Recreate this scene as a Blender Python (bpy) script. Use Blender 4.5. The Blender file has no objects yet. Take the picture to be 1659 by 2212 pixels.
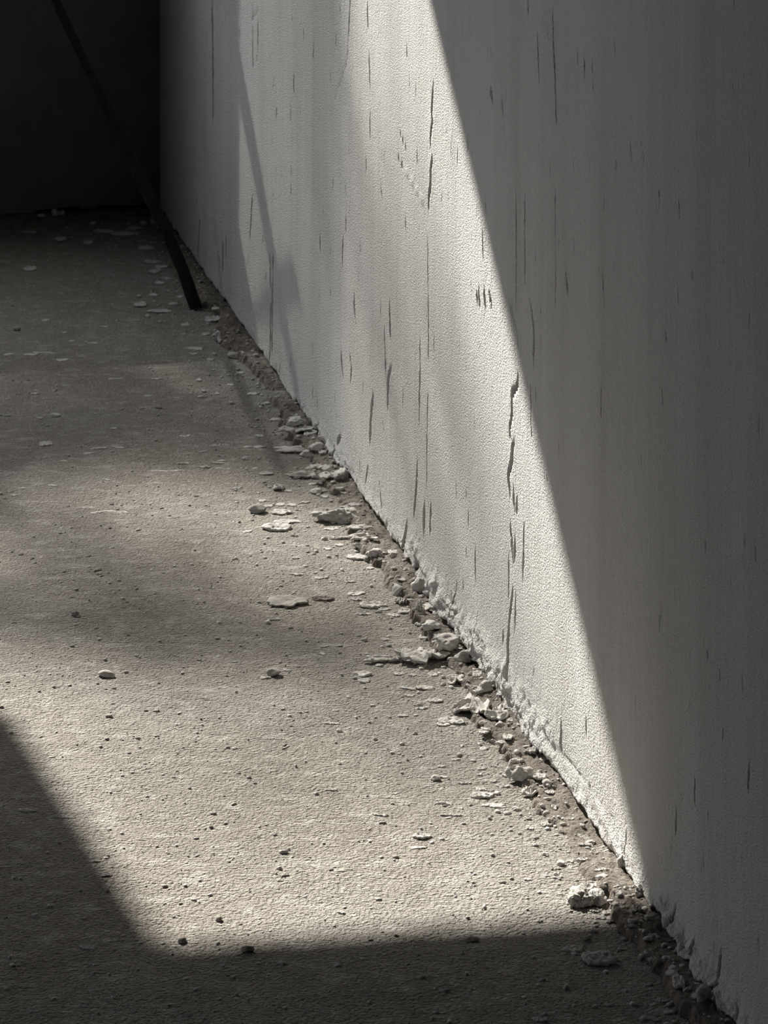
import bpy, math, random
import numpy as np
from mathutils import Vector, Matrix

# ------------------------------------------------------------------ camera
IMG_W, IMG_H = 1659.0, 2212.0
H = 1.5                       # eye height (m)
F = 7000.0                    # focal length in pixels of the 1659x2212 frame
CX, YH = 829.5, -1000.0       # principal point: the level camera's horizon lies above the frame (lens shift)
sc = bpy.context.scene
cam_d = bpy.data.cameras.new('camera'); cam = bpy.data.objects.new('camera', cam_d)
sc.collection.objects.link(cam); sc.camera = cam
cam.location = (0, 0, H); cam.rotation_euler = (math.pi / 2, 0, 0)
cam_d.sensor_fit = 'VERTICAL'; cam_d.sensor_height = 36.0; cam_d.sensor_width = 27.0
cam_d.lens = F / IMG_H * 36.0
cam_d.shift_y = -(IMG_H / 2 - YH) / IMG_H
cam_d.clip_start = 0.05; cam_d.clip_end = 200
cam_d.dof.use_dof = True; cam_d.dof.focus_distance = 4.1; cam_d.dof.aperture_fstop = 26

# ------------------------------------------------------------------ light
SUN_AZ, SUN_EL = math.radians(30.0), math.radians(36.5)      # travels to +X, towards the camera, downwards
SUN_T = np.array([math.sin(SUN_AZ) * math.cos(SUN_EL), -math.cos(SUN_AZ) * math.cos(SUN_EL), -math.sin(SUN_EL)])
sun_d = bpy.data.lights.new('sun', 'SUN'); sun = bpy.data.objects.new('sun', sun_d)
sc.collection.objects.link(sun)
sun_d.energy = 13.6; sun_d.angle = math.radians(0.6); sun_d.color = (1.0, 0.95, 0.865)
sun.rotation_euler = Vector(SUN_T).to_track_quat('-Z', 'Y').to_euler(); sun.location = (-8, 16, 14)

world = bpy.data.worlds.new('world'); sc.world = world; world.use_nodes = True
wn = world.node_tree.nodes['Background']
wn.inputs[0].default_value = (0.94, 0.948, 1.0, 1); wn.inputs[1].default_value = 6.2

sc.view_settings.view_transform = 'Standard'; sc.view_settings.look = 'None'
sc.view_settings.exposure = 0.0; sc.view_settings.gamma = 1.0; sc.view_settings.use_curve_mapping = False
sc.cycles.max_bounces = 5; sc.cycles.diffuse_bounces = 3
sc.cycles.caustics_reflective = False; sc.cycles.caustics_refractive = False

# ------------------------------------------------------------------ frame of the room
def fl(px, py, z=0.0):
    d = F * (H - z) / (py - YH)
    return np.array([(px - CX) / F * d, d, z])
C0 = fl(345, 462)                                   # far corner of the room, on the floor
_b = fl(1560, 2195)
WD = (C0 - _b) / np.linalg.norm(C0 - _b)            # along the long wall, away from the camera
N = np.array([-WD[1], WD[0], 0.0])                  # out of the long wall, into the room
def Wp(s, u, z):                                    # s: along the wall from the corner to the camera, u: off the wall, z: up
    s = np.asarray(s, float); u = np.asarray(u, float); z = np.asarray(z, float)
    s, u, z = np.broadcast_arrays(s, u, z)
    P = C0 - s[..., None] * WD + u[..., None] * N
    P[..., 2] += z
    return P
def su(P):
    return float(-(P - C0) @ WD), float((P - C0) @ N)
def wl(px, py):                                     # pixel -> (s, z) on the face of the long wall
    r = np.array([(px - CX) / F, 1.0, -(py - YH) / F]); o = np.array([0, 0, H])
    t = ((C0 - o) @ N) / (r @ N); P = o + r * t
    return su(P)[0], P[2]
def opening(u, z, dist):                            # point `dist` metres up the sun's rays from the window plane
    return Wp(0, u, z) - SUN_T * dist
ROOM_S, ROOM_U, ROOM_Z = 8.6, 3.6, 3.45
WALL_T = 0.28
_az = SUN_AZ - math.atan2(-WD[0], WD[1])
DU, DZ = WALL_T * math.tan(_az), WALL_T * math.tan(SUN_EL) / math.cos(_az)   # how far a ray moves while it crosses the wall
WIN_Z0, WIN_Z1 = 1.01, 2.905 + DZ
WIN_U0, WIN_U1 = 0.34, 2.7

# ------------------------------------------------------------------ numpy noise
def _hash(ix, iy, iz, seed):
    h = (ix.astype(np.int64) * 374761393 + iy.astype(np.int64) * 668265263 + iz.astype(np.int64) * 2147483647 + seed * 1274126177) & 0xFFFFFFFF
    h = ((h ^ (h >> 13)) * 1274126177) & 0xFFFFFFFF
    h = ((h ^ (h >> 16)) * 2246822519) & 0xFFFFFFFF
    return ((h ^ (h >> 15)) & 0xFFFFFF) / float(0xFFFFFF) * 2 - 1
def vnoise(x, y, z=0.0, seed=0):
    x, y, z = np.broadcast_arrays(np.asarray(x, float), np.asarray(y, float), np.asarray(z, float))
    ix, iy, iz = np.floor(x), np.floor(y), np.floor(z)
    fx, fy, fz = x - ix, y - iy, z - iz
    fx, fy, fz = [f * f * f * (f * (f * 6 - 15) + 10) for f in (fx, fy, fz)]
    r = 0
    for a in (0, 1):
        for b in (0, 1):
            for c in (0, 1):
                w = (fx if a else 1 - fx) * (fy if b else 1 - fy) * (fz if c else 1 - fz)
                r = r + w * _hash(ix + a, iy + b, iz + c, seed)
    return r
def fbm(x, y, z=0.0, seed=0, octv=3, gain=0.5):
    r, a, t = 0, 1.0, 0
    for k in range(octv):
        r = r + a * vnoise(np.asarray(x) * 2 ** k, np.asarray(y) * 2 ** k, np.asarray(z) * 2 ** k, seed + k * 17); t += a; a *= gain
    return r / t
def ridge(x, y, z=0.0, seed=0, octv=3):
    r, a, t = 0, 1.0, 0
    for k in range(octv):
        r = r + a * (1 - 2 * np.abs(vnoise(np.asarray(x) * 2 ** k, np.asarray(y) * 2 ** k, np.asarray(z) * 2 ** k, seed + k * 31))); t += a; a *= 0.5
    return r / t
def sstep(a, b, x):
    t = np.clip((np.asarray(x, float) - a) / (b - a), 0, 1); return t * t * (3 - 2 * t)

# ------------------------------------------------------------------ materials
def mat(name):
    m = bpy.data.materials.new(name); m.use_nodes = True
    nt = m.node_tree; b = nt.nodes['Principled BSDF']
    b.inputs['Roughness'].default_value = 0.93
    b.inputs['Specular IOR Level'].default_value = 0.2
    return m, nt, b
def nd(nt, typ, **kw):
    n = nt.nodes.new(typ)
    for k, v in kw.items():
        if k in n.inputs.keys(): n.inputs[k].default_value = v
        else: setattr(n, k, v)
    return n
def coords(nt, scale, rot=0.0):
    tc = nd(nt, 'ShaderNodeTexCoord'); mp = nd(nt, 'ShaderNodeMapping')
    mp.inputs['Rotation'].default_value = (0, 0, rot)
    mp.inputs['Scale'].default_value = scale
    nt.links.new(tc.outputs['Object'], mp.inputs['Vector']); return mp.outputs['Vector']
def noise(nt, vec, scale, detail=3, rough=0.55):
    n = nd(nt, 'ShaderNodeTexNoise'); n.inputs['Scale'].default_value = scale
    n.inputs['Detail'].default_value = detail; n.inputs['Roughness'].default_value = rough
    nt.links.new(vec, n.inputs['Vector']); return n.outputs['Fac']
def ramp(nt, fac, stops):
    r = nd(nt, 'ShaderNodeValToRGB'); e = r.color_ramp.elements
    while len(e) < len(stops): e.new(0.5)
    for k, (p, c) in enumerate(stops):
        e[k].position = p; e[k].color = (*c, 1) if len(c) == 3 else c
    nt.links.new(fac, r.inputs['Fac']); return r.outputs['Color']
def mixc(nt, fac, a, b, mode='MIX'):
    m = nd(nt, 'ShaderNodeMix', data_type='RGBA', blend_type=mode)
    for sock, v in ((m.inputs[0], fac), (m.inputs[6], a), (m.inputs[7], b)):
        if isinstance(v, (int, float)): sock.default_value = v
        elif isinstance(v, tuple): sock.default_value = (*v, 1)
        else: nt.links.new(v, sock)
    return m.outputs[2]
def math_n(nt, op, a, b):
    m = nd(nt, 'ShaderNodeMath', operation=op)
    for sock, v in ((m.inputs[0], a), (m.inputs[1], b)):
        if isinstance(v, (int, float)): sock.default_value = v
        else: nt.links.new(v, sock)
    return m.outputs[0]
def bump(nt, bsdf, fac, dist, strength=1.0, prev=None):
    b = nd(nt, 'ShaderNodeBump'); b.inputs['Distance'].default_value = dist; b.inputs['Strength'].default_value = strength
    nt.links.new(fac, b.inputs['Height'])
    if prev is not None: nt.links.new(prev, b.inputs['Normal'])
    nt.links.new(b.outputs['Normal'], bsdf.inputs['Normal']); return b.outputs['Normal']
WALL_ROT = math.atan2(-WD[0], WD[1])     # turns world axes so that local Y runs along the long wall

def plaster_wall():
    m, nt, b = mat('plaster_wall')
    v1 = coords(nt, (1, 1, 1), -WALL_ROT)
    vs = coords(nt, (8, 8, 0.45), -WALL_ROT)          # long vertical trowel streaks
    vf = coords(nt, (60, 60, 3.0), -WALL_ROT)
    vg = coords(nt, (560, 235, 480), -WALL_ROT)         # stipple of the render
    big = noise(nt, v1, 1.7, 3); streak = noise(nt, vs, 1.0, 4, 0.6); fine = noise(nt, vf, 1.0, 3)
    col = ramp(nt, streak, [(0.3, (0.470, 0.458, 0.435)), (0.5, (0.585, 0.577, 0.557)), (0.68, (0.66, 0.652, 0.632))])
    col = mixc(nt, 0.35, col, ramp(nt, fine, [(0.35, (0.540, 0.532, 0.508)), (0.6, (0.622, 0.614, 0.593))]))
    col = mixc(nt, 0.3, col, ramp(nt, big, [(0.35, (0.508, 0.491, 0.462)), (0.65, (0.646, 0.646, 0.638))]))
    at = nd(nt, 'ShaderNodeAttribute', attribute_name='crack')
    col = mixc(nt, math_n(nt, 'MULTIPLY', at.outputs['Fac'], 0.9), col, (0.056, 0.050, 0.045))   # shade inside the cracks, painted into the colour
    nt.links.new(col, b.inputs['Base Color'])
    g = noise(nt, vg, 1.0, 2, 0.55)
    p = bump(nt, b, fine, 0.0008, 0.4)
    bump(nt, b, g, 0.0034, 1.0, p)
    return m
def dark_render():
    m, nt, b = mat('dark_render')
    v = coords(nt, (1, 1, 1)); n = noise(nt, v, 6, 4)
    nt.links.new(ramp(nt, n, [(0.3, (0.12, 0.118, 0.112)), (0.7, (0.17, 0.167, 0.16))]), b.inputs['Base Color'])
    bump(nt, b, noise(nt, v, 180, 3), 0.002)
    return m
def concrete_floor():
    m, nt, b = mat('concrete_floor')
    v = coords(nt, (1, 1, 1)); vd = coords(nt, (1.0, 1.6, 1))
    mott = noise(nt, v, 9, 5, 0.62); big = noise(nt, v, 2.2, 4); fine = noise(nt, v, 120, 4, 0.65); dust = noise(nt, vd, 26, 6, 0.7)
    col = ramp(nt, mott, [(0.3, (0.176, 0.156, 0.133)), (0.5, (0.230, 0.209, 0.181)), (0.72, (0.305, 0.282, 0.254))])
    col = mixc(nt, 0.35, col, ramp(nt, big, [(0.35, (0.187, 0.164, 0.136)), (0.65, (0.312, 0.301, 0.281))]))
    col = mixc(nt, 0.4, col, ramp(nt, fine, [(0.35, (0.149, 0.133, 0.113)), (0.65, (0.351, 0.336, 0.305))]))
    col = mixc(nt, ramp(nt, dust, [(0.52, (0, 0, 0)), (0.68, (0.62,) * 3)]), col, (0.46, 0.445, 0.41))    # plaster dust
    nt.links.new(col, b.inputs['Base Color'])
    g1 = noise(nt, coords(nt, (215, 235, 220)), 1.0, 2, 0.6); g2 = noise(nt, coords(nt, (34, 52, 40)), 1.0, 3, 0.6)
    p = bump(nt, b, g2, 0.0045, 0.6)
    bump(nt, b, g1, 0.0075, 1.0, p)
    return m
def lump(name, c0, c1, bscale=160, bdist=0.002):
    m, nt, b = mat(name)
    v = coords(nt, (1, 1, 1)); n = noise(nt, v, 45, 4, 0.6)
    oi = nd(nt, 'ShaderNodeObjectInfo')
    col = ramp(nt, n, [(0.3, c0), (0.68, c1)])
    hv = nd(nt, 'ShaderNodeHueSaturation'); nt.links.new(col, hv.inputs['Color'])
    mr = nd(nt, 'ShaderNodeMapRange'); mr.inputs[3].default_value = 0.85; mr.inputs[4].default_value = 1.1
    nt.links.new(oi.outputs['Random'], mr.inputs[0]); nt.links.new(mr.outputs[0], hv.inputs['Value'])
    nt.links.new(hv.outputs['Color'], b.inputs['Base Color'])
    bump(nt, b, noise(nt, v, bscale, 4, 0.65), bdist)
    return m
def splash_material():
    m, nt, b = mat('dried_splash')
    v = coords(nt, (1, 1.5, 1)); n = noise(nt, v, 55, 5, 0.7)
    b.inputs['Base Color'].default_value = (0.43, 0.405, 0.37, 1)
    bump(nt, b, noise(nt, v, 230, 2), 0.003)
    t = nd(nt, 'ShaderNodeBsdfTransparent'); mx = nd(nt, 'ShaderNodeMixShader')
    nt.links.new(ramp(nt, n, [(0.44, (0, 0, 0)), (0.6, (0.85, 0.85, 0.85))]), mx.inputs[0])
    nt.links.new(t.outputs[0], mx.inputs[1]); nt.links.new(b.outputs[0], mx.inputs[2])
    nt.links.new(mx.outputs[0], nt.nodes['Material Output'].inputs[0])
    return m
M = dict(wall=plaster_wall(), dark=dark_render(), floor=concrete_floor(),
         plaster=lump('plaster_flake', (0.40, 0.38, 0.35), (0.62, 0.605, 0.575)),
         mortar=lump('brown_mortar', (0.115, 0.100, 0.083), (0.235, 0.21, 0.182), 150, 0.007),
         stone=lump('grey_grit', (0.24, 0.225, 0.205), (0.42, 0.40, 0.37)), splash=splash_material(),
         stick=lump('weathered_stick', (0.012, 0.011, 0.010), (0.03, 0.028, 0.025), 90, 0.003),
         leaf=lump('tree_leaf', (0.05, 0.09, 0.03), (0.10, 0.15, 0.05)),
         bark=lump('tree_bark', (0.08, 0.06, 0.045), (0.14, 0.11, 0.085), 20, 0.01),
         masonry=lump('bare_masonry', (0.085, 0.082, 0.077), (0.13, 0.125, 0.118), 30, 0.004),
         ground=lump('outdoor_ground', (0.12, 0.11, 0.09), (0.2, 0.19, 0.16), 4, 0.02))

# ------------------------------------------------------------------ mesh helpers
col = sc.collection
def mesh_obj(name, verts, faces, material, smooth=True, parent=None, loc=None):
    me = bpy.data.meshes.new(name)
    verts = np.asarray(verts, float).reshape(-1, 3)
    if isinstance(faces, np.ndarray):
        k = faces.shape[1]
        me.vertices.add(len(verts)); me.vertices.foreach_set('co', verts.ravel().astype(np.float32))
        me.loops.add(faces.size); me.loops.foreach_set('vertex_index', faces.ravel().astype(np.int32))
        me.polygons.add(len(faces)); me.polygons.foreach_set('loop_start', np.arange(0, faces.size, k, dtype=np.int32))
        me.update(calc_edges=True); me.validate()
    else:
        me.from_pydata([tuple(v) for v in verts], [], faces); me.update()
    if smooth: me.polygons.foreach_set('use_smooth', np.ones(len(me.polygons), bool))
    me.materials.append(material)
    o = bpy.data.objects.new(name, me); col.objects.link(o)
    if loc is not None: o.location = loc
    if parent is not None: o.parent = parent
    return o
def tag(o, label=None, cat=None, group=None, kind=None):
    if label: o['label'] = label
    if cat: o['category'] = cat
    if group: o['group'] = group
    if kind: o['kind'] = kind
    return o
def grid_faces(nr, nc):
    i = np.arange(nr - 1)[:, None] * nc + np.arange(nc - 1)[None, :]
    i = i.ravel(); return np.stack([i, i + 1, i + nc + 1, i + nc], 1)
def box_pts(s0, s1, u0, u1, z0, z1):
    return [Wp(s, u, z) for s, u, z in ((s0, u0, z0), (s1, u0, z0), (s1, u1, z0), (s0, u1, z0), (s0, u0, z1), (s1, u0, z1), (s1, u1, z1), (s0, u1, z1))]
BOX_F = [(0, 3, 2, 1), (4, 5, 6, 7), (0, 1, 5, 4), (1, 2, 6, 5), (2, 3, 7, 6), (3, 0, 4, 7)]
def boxes(name, lst, material):
    V, Fc = [], []
    for b in lst:
        k = len(V); V += box_pts(*b); Fc += [tuple(k + i for i in f) for f in BOX_F]
    return mesh_obj(name, V, Fc, material, smooth=False)

# ------------------------------------------------------------------ long wall with cracks
def fillet_edge(s):
    return 0.043 + 0.010 * vnoise(s * 5.0, 1.3, seed=5) + 0.007 * vnoise(s * 23, 4.1, seed=6) + 0.005 * vnoise(s * 70, 2.1, seed=9) + 0.003 * vnoise(s * 190, 5.1, seed=10)
def fillet_h(s, u):
    ue = fillet_edge(s)
    top = 0.009 + 0.004 * vnoise(s * 9, u * 30, seed=7) + 0.0040 * fbm(s * 55, u * 80, seed=8, octv=4, gain=0.65) + 0.003 * ridge(s * 35, u * 70, seed=12)
    gap = sstep(0.35, 0.75, vnoise(s * 3.1, 7.7, seed=3) * 0.5 + 0.5 * vnoise(s * 11, 3.3, seed=4))      # places where it has broken away
    return -0.005 + (top + 0.005) * (1 - sstep(ue - 0.006, ue + 0.003, u)) * (1 - 0.75 * gap)

CR = [  # polyline in photo pixels, width px, depth (m)
 ([(459, 0), (461, 200), (460, 275)], 2.5), ([(432, 470), (427, 565)], 3), ([(482, 470), (482, 612)], 3), ([(489, 500), (488, 570)], 2),
 ([(597, 232), (595, 400)], 2.5), ([(584, 545), (585, 660), (584, 790)], 2.5), ([(590, 545), (589, 660), (588, 770)], 2.5),
 ([(635, 165), (635, 200)], 2), ([(545, 0), (546, 150)], 1.5), ([(545, 420), (540, 520)], 2), ([(557, 40), (557, 120)], 1.5),
 ([(794, 0), (800, 175), (800, 300)], 2), ([(937, 170), (933, 235), (935, 262), (931, 290), (929, 325)], 3),
 ([(934, 337), (931, 398), (926, 460)], 5), ([(861, 338), (866, 350), (872, 362)], 4), ([(864, 285), (869, 298), (877, 318)], 3),
 ([(742, 505), (739, 580)], 3), ([(748, 470), (747, 505)], 2), ([(692, 505), (692, 550)], 2), ([(842, 647), (844, 730)], 4),
 ([(830, 700), (834, 815)], 2.5), ([(763, 650), (770, 705)], 2), ([(924, 500), (926, 725), (923, 950), (921, 1065)], 1.6),
 ([(678, 90), (677, 130)], 1.5), ([(656, 90), (655, 60)], 1.5), ([(848, 780), (839, 819), (838, 865), (836, 884)], 5), ([(907, 734), (908, 796), (905, 919)], 3.5),
 ([(807, 850), (802, 911), (798, 988), (790, 1050)], 4), ([(825, 903), (834, 976), (819, 1046), (827, 1111), (826, 1138)], 3.5),
 ([(902, 988), (900, 1050), (894, 1122)], 3), ([(918, 1084), (915, 1161)], 4), ([(931, 1088), (929, 1153)], 4), ([(880, 1119), (873, 1203)], 5),
 ([(1119, 809), (1118, 834), (1107, 853), (1107, 892), (1100, 930), (1104, 950)], 6.5), ([(1113, 946), (1107, 969), (1107, 1000), (1099, 1023), (1102, 1073)], 5.5),
 ([(1109, 1053), (1113, 1103)], 3.5), ([(1117, 1080), (1116, 1104)], 4), ([(1102, 1122), (1109, 1215)], 4.5), ([(1100, 1188), (1098, 1300)], 3),
 ([(1113, 1161), (1111, 1211)], 4.5), ([(1133, 1131), (1132, 1201), (1129, 1262)], 4), ([(1027, 1180), (1027, 1257)], 3),
 ([(1144, 646), (1151, 677), (1155, 719), (1153, 796)], 3.5), ([(1116, 366), (1116, 673)], 2), ([(1134, 407), (1135, 642)], 2),
 ([(1148, 473), (1159, 565)], 2), ([(1098, 640), (1105, 669), (1117, 715), (1121, 757)], 3), ([(1146, 827), (1149, 950)], 2.2),
 ([(754, 754), (760, 796), (756, 834)], 2.5), ([(736, 757), (740, 815)], 3), ([(688, 915), (683, 950)], 7), ([(735, 942), (729, 961)], 5), ([(723, 961), (721, 1000)], 3),
 ([(765, 631), (769, 704)], 2), ([(1108, 1264), (1102, 1336), (1097, 1397), (1098, 1481)], 5.5), ([(1114, 1276), (1113, 1351), (1104, 1442)], 3),
 ([(908, 1207), (905, 1246)], 7), ([(988, 1249), (983, 1330)], 2), ([(1158, 1406), (1158, 1424)], 3),
 ([(1193, 0), (1195, 81), (1199, 163), (1203, 334), (1203, 386)], 2.6), ([(1161, 61), (1166, 187)], 2), ([(1142, 0), (1142, 33)], 2), ([(1199, 386), (1199, 773)], 1.5),
 ([(1221, 594), (1225, 630)], 3.5), ([(1303, 594), (1303, 620)], 2), ([(1299, 834), (1298, 905)], 2), ([(1467, 443), (1467, 464)], 2.5), ([(1464, 765), (1463, 810)], 2.2),
 ([(1330, 49), (1327, 89), (1330, 118)], 3), ([(1262, 126), (1263, 171)], 3), ([(1279, 138), (1280, 152)], 2.5), ([(1445, 138), (1443, 220)], 2.5), ([(1086, 215), (1087, 244)], 4), ([(1061, 190), (1064, 217)], 4),
 ([(1301, 1255), (1301, 1320)], 3), ([(1620, 1650), (1617, 1710)], 3), ([(1503, 1680), (1502, 1740)], 2.5), ([(1462, 1750), (1461, 1800)], 2),
 ([(1459, 1953), (1452, 2015)], 6), ([(1471, 2005), (1473, 2048)], 4), ([(1480, 2010), (1482, 2060)], 3.5), ([(1492, 2032), (1491, 2082)], 4), ([(1504, 2026), (1502, 2086)], 4),
 ([(1559, 2046), (1555, 2113), (1548, 2154)], 6), ([(1588, 2080), (1585, 2137)], 3), ([(1598, 2174), (1597, 2204)], 5), ([(1214, 1560), (1213, 1625)], 5), ([(1266, 1555), (1266, 1592)], 3.5), ([(1432, 1965), (1434, 2000)], 4),
 ([(1352, 1790), (1350, 1840)], 3), ([(1010, 300), (1012, 330)], 2), ([(1049, 420), (1050, 460)], 2.5), ([(1043, 500), (1045, 560)], 2), ([(1035, 620), (1038, 660)], 4), ([(1046, 625), (1050, 665)], 4), ([(1056, 630), (1064, 668)], 4), ([(1030, 635), (1032, 655)], 3)]
SCRATCH = [([(870, 358), (890, 392), (917, 440)], 5, 0.003), ([(1170, 1588), (1245, 1662), (1340, 1792)], 5, -0.002), ([(560, 20), (541, 45)], 4, -0.003), ([(757, 0), (750, 130), (722, 215)], 5, -0.002),
           ([(1290, 1730), (1320, 1800), (1352, 1862)], 8, 0.003), ([(690, 920), (730, 1000), (780, 1075)], 6, 0.003), ([(880, 1215), (935, 1275), (965, 1320)], 6, 0.003)]
def px_m(s):                                   # metres along the wall covered by one pixel
    P = C0 - WD * s; Q = C0 - WD * (s + 0.01)
    return 0.01 / abs(F * Q[0] / Q[1] - F * P[0] / P[1])
def build_wall_right():
    rng = random.Random(11)
    cracks = []
    for pts, w in CR:
        q = sorted([wl(*p) for p in pts], key=lambda t: t[1])
        sm = np.mean([a[0] for a in q]); wm = max(0.0016, w * px_m(sm) * 0.34)
        cracks.append((np.array([a[1] for a in q]), np.array([a[0] for a in q]), wm, min(0.011, 0.003 + wm * 1.6), 1.0))
    for k in range(330):                       # short nicks left by the trowel
        px = rng.uniform(350, 1650); s0 = wl(px, 800)[0]
        ytop, ybot = 0, 462 + (px - 345) * 1.426
        py = rng.uniform(ytop, ybot - 10); ln = rng.uniform(8, 38)
        a, b2 = wl(px, py + ln), wl(px + rng.uniform(-2, 2), py)
        wm = max(0.0016, rng.uniform(0.9, 1.8) * px_m(a[0]) * 0.4)
        cracks.append((np.array([a[1], b2[1]]), np.array([a[0], b2[0]]), wm, rng.uniform(0.0010, 0.0030), 0.3))
    base = np.arange(-0.001, 4.42, 0.0033)
    cols = [base]
    for zz, ss, wm, dp, st in cracks:
        if st == 1.0: cols.append(np.arange(ss.min() - 1.3 * wm, ss.max() + 1.3 * wm, max(0.0012, wm * 0.45)))
        else: cols.append(np.array([ss.mean() - wm, ss.mean(), ss.mean() + wm]))
    S = np.unique(np.round(np.concatenate(cols), 5))
    keep = [S[0]]
    for v in S[1:]:
        if v - keep[-1] > 0.0008: keep.append(v)
    S = np.array(keep + [4.6, 5.2, 6.5, ROOM_S])
    vz = np.concatenate([np.linspace(0, 0.09, 34)[:-1], np.arange(0.09, 1.12, 0.0062), [1.3, 1.8, 2.5, ROOM_Z]])
    SS, ZZ = np.meshgrid(S, vz)
    zb = 0.013 + 0.006 * vnoise(S * 9, 0.5, seed=21) + 0.006 * vnoise(S * 38, 2.5, seed=22) + 0.005 * np.maximum(0, vnoise(S * 120, 1.5, seed=23))
    drip = sstep(3.45, 3.6, S)                       # the near end hangs in tongues
    zb = zb + drip * 0.010 * np.maximum(0, vnoise(S * 45, 8.5, seed=24))
    Z = np.where(ZZ < 0.09, zb[None, :] + ZZ * (0.09 - zb[None, :]) / 0.09, ZZ)
    U = 0.0010 * fbm(SS * 9, Z * 1.3, seed=31) + 0.00022 * fbm(SS * 60, Z * 4, seed=32, octv=2) + 0.0005 * fbm(SS * 150, Z * 150, seed=33, octv=2)
    # crumpled, peeling plaster along the foot of the wall
    def sx(x): return wl(x, 700)[0]
    amp = 0.0014 + 0.0070 * sstep(sx(850), sx(930), S) * (1 - sstep(sx(1175), sx(1215), S)) + 0.006 * sstep(sx(1400), sx(1460), S) + 0.002 * sstep(sx(560), sx(700), S)
    hgt = 0.030 + 0.028 * sstep(sx(850), sx(930), S) * (1 - sstep(sx(1175), sx(1215), S)) + 0.012 * vnoise(S * 14, 3.7, seed=41)
    fal = (1 - sstep(0.15, 1.0, (Z - zb[None, :]) / np.maximum(hgt, 0.012)[None, :]))
    fold = ridge(SS * 24 + 1.2 * vnoise(SS * 12, Z * 40, seed=44), Z * 55 + SS * 9, seed=42) * 0.9 + 0.45 * fbm(SS * 90, Z * 130, seed=43)
    U = U + amp[None, :] * fal * (fold + 0.35)
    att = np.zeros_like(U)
    for zz, ss, wm, dp, st in cracks:
        j0, j1 = np.searchsorted(S, [ss.min() - 3 * wm, ss.max() + 3 * wm]); 
        z0, z1 = zz.min(), zz.max(); r = np.where((vz >= z0 - 0.02) & (vz <= z1 + 0.02))[0]
        if len(r) == 0 or j1 <= j0: continue
        zs = Z[r][:, j0:j1]; sv = SS[r][:, j0:j1]
        cen = np.interp(zs, zz, ss) + 0.35 * wm * vnoise(zs * 90, ss.mean() * 31, seed=51) + 0.5 * wm * vnoise(zs * 25, ss.mean() * 77, seed=53)
        L = max(z1 - z0, 1e-4); e = min(0.02, 0.3 * L)
        end = sstep(z0 - 0.004, z0 + e, zs) * (1 - sstep(z1 - e, z1 + 0.004, zs))
        wv = wm * (0.45 + 0.55 * end) * (0.85 + 0.45 * vnoise(zs * 60, ss.mean() * 13, seed=52)) 
        g = np.clip(1 - np.abs(sv - cen) / np.maximum(wv, 1e-4), 0, 1)
        lip = np.clip(1 - np.abs(sv - cen + 1.7 * wv) / np.maximum(1.2 * wv, 1e-4), 0, 1)
        if wm < 0.0024 or L > 0.12: end = end * sstep(-0.45, 0.25, vnoise(zs * 22, ss.mean() * 51, seed=54))
        p = sstep(0, 0.6, g) * end
        U[np.ix_(r, np.arange(j0, j1))] += -dp * p + 0.12 * dp * lip * end
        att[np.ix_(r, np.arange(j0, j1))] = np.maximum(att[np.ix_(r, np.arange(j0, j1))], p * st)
    for pts, w, dp in SCRATCH:
        q = np.array(sorted([wl(*p) for p in pts], key=lambda t: t[1]))
        wm = w * 0.0008
        zs = Z; cen = np.interp(zs, q[:, 1], q[:, 0]); sl = abs((q[-1, 0] - q[0, 0]) / (q[-1, 1] - q[0, 1]))
        m = (zs > q[0, 1]) & (zs < q[-1, 1])
        g = np.clip(1 - np.abs(SS - cen) / math.sqrt(1 + sl * sl) / wm, 0, 1) * m
        U = U + dp * sstep(0, 1, g)
    U = np.where(SS > 4.42, 0, U)
    rows_s = np.vstack([SS[:1], SS[:1], SS]); rows_u = np.vstack([np.full((1, len(S)), -0.045), np.full((1, len(S)), -0.045) , U])
    rows_z = np.vstack([np.full((1, len(S)), -0.03), Z[:1] + 0.004, Z])
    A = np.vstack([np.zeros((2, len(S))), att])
    V = Wp(rows_s, rows_u, rows_z)
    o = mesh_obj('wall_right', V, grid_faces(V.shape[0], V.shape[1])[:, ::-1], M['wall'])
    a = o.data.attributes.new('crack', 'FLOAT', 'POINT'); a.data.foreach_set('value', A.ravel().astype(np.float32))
    core = boxes('wall_core', [(-0.3, ROOM_S, -0.25, -0.05, -0.05, ROOM_Z)], M['masonry']); core.parent = o
    return tag(o, 'long pale plastered wall with vertical cracks and a ragged lower edge', kind='structure')
build_wall_right()

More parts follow.
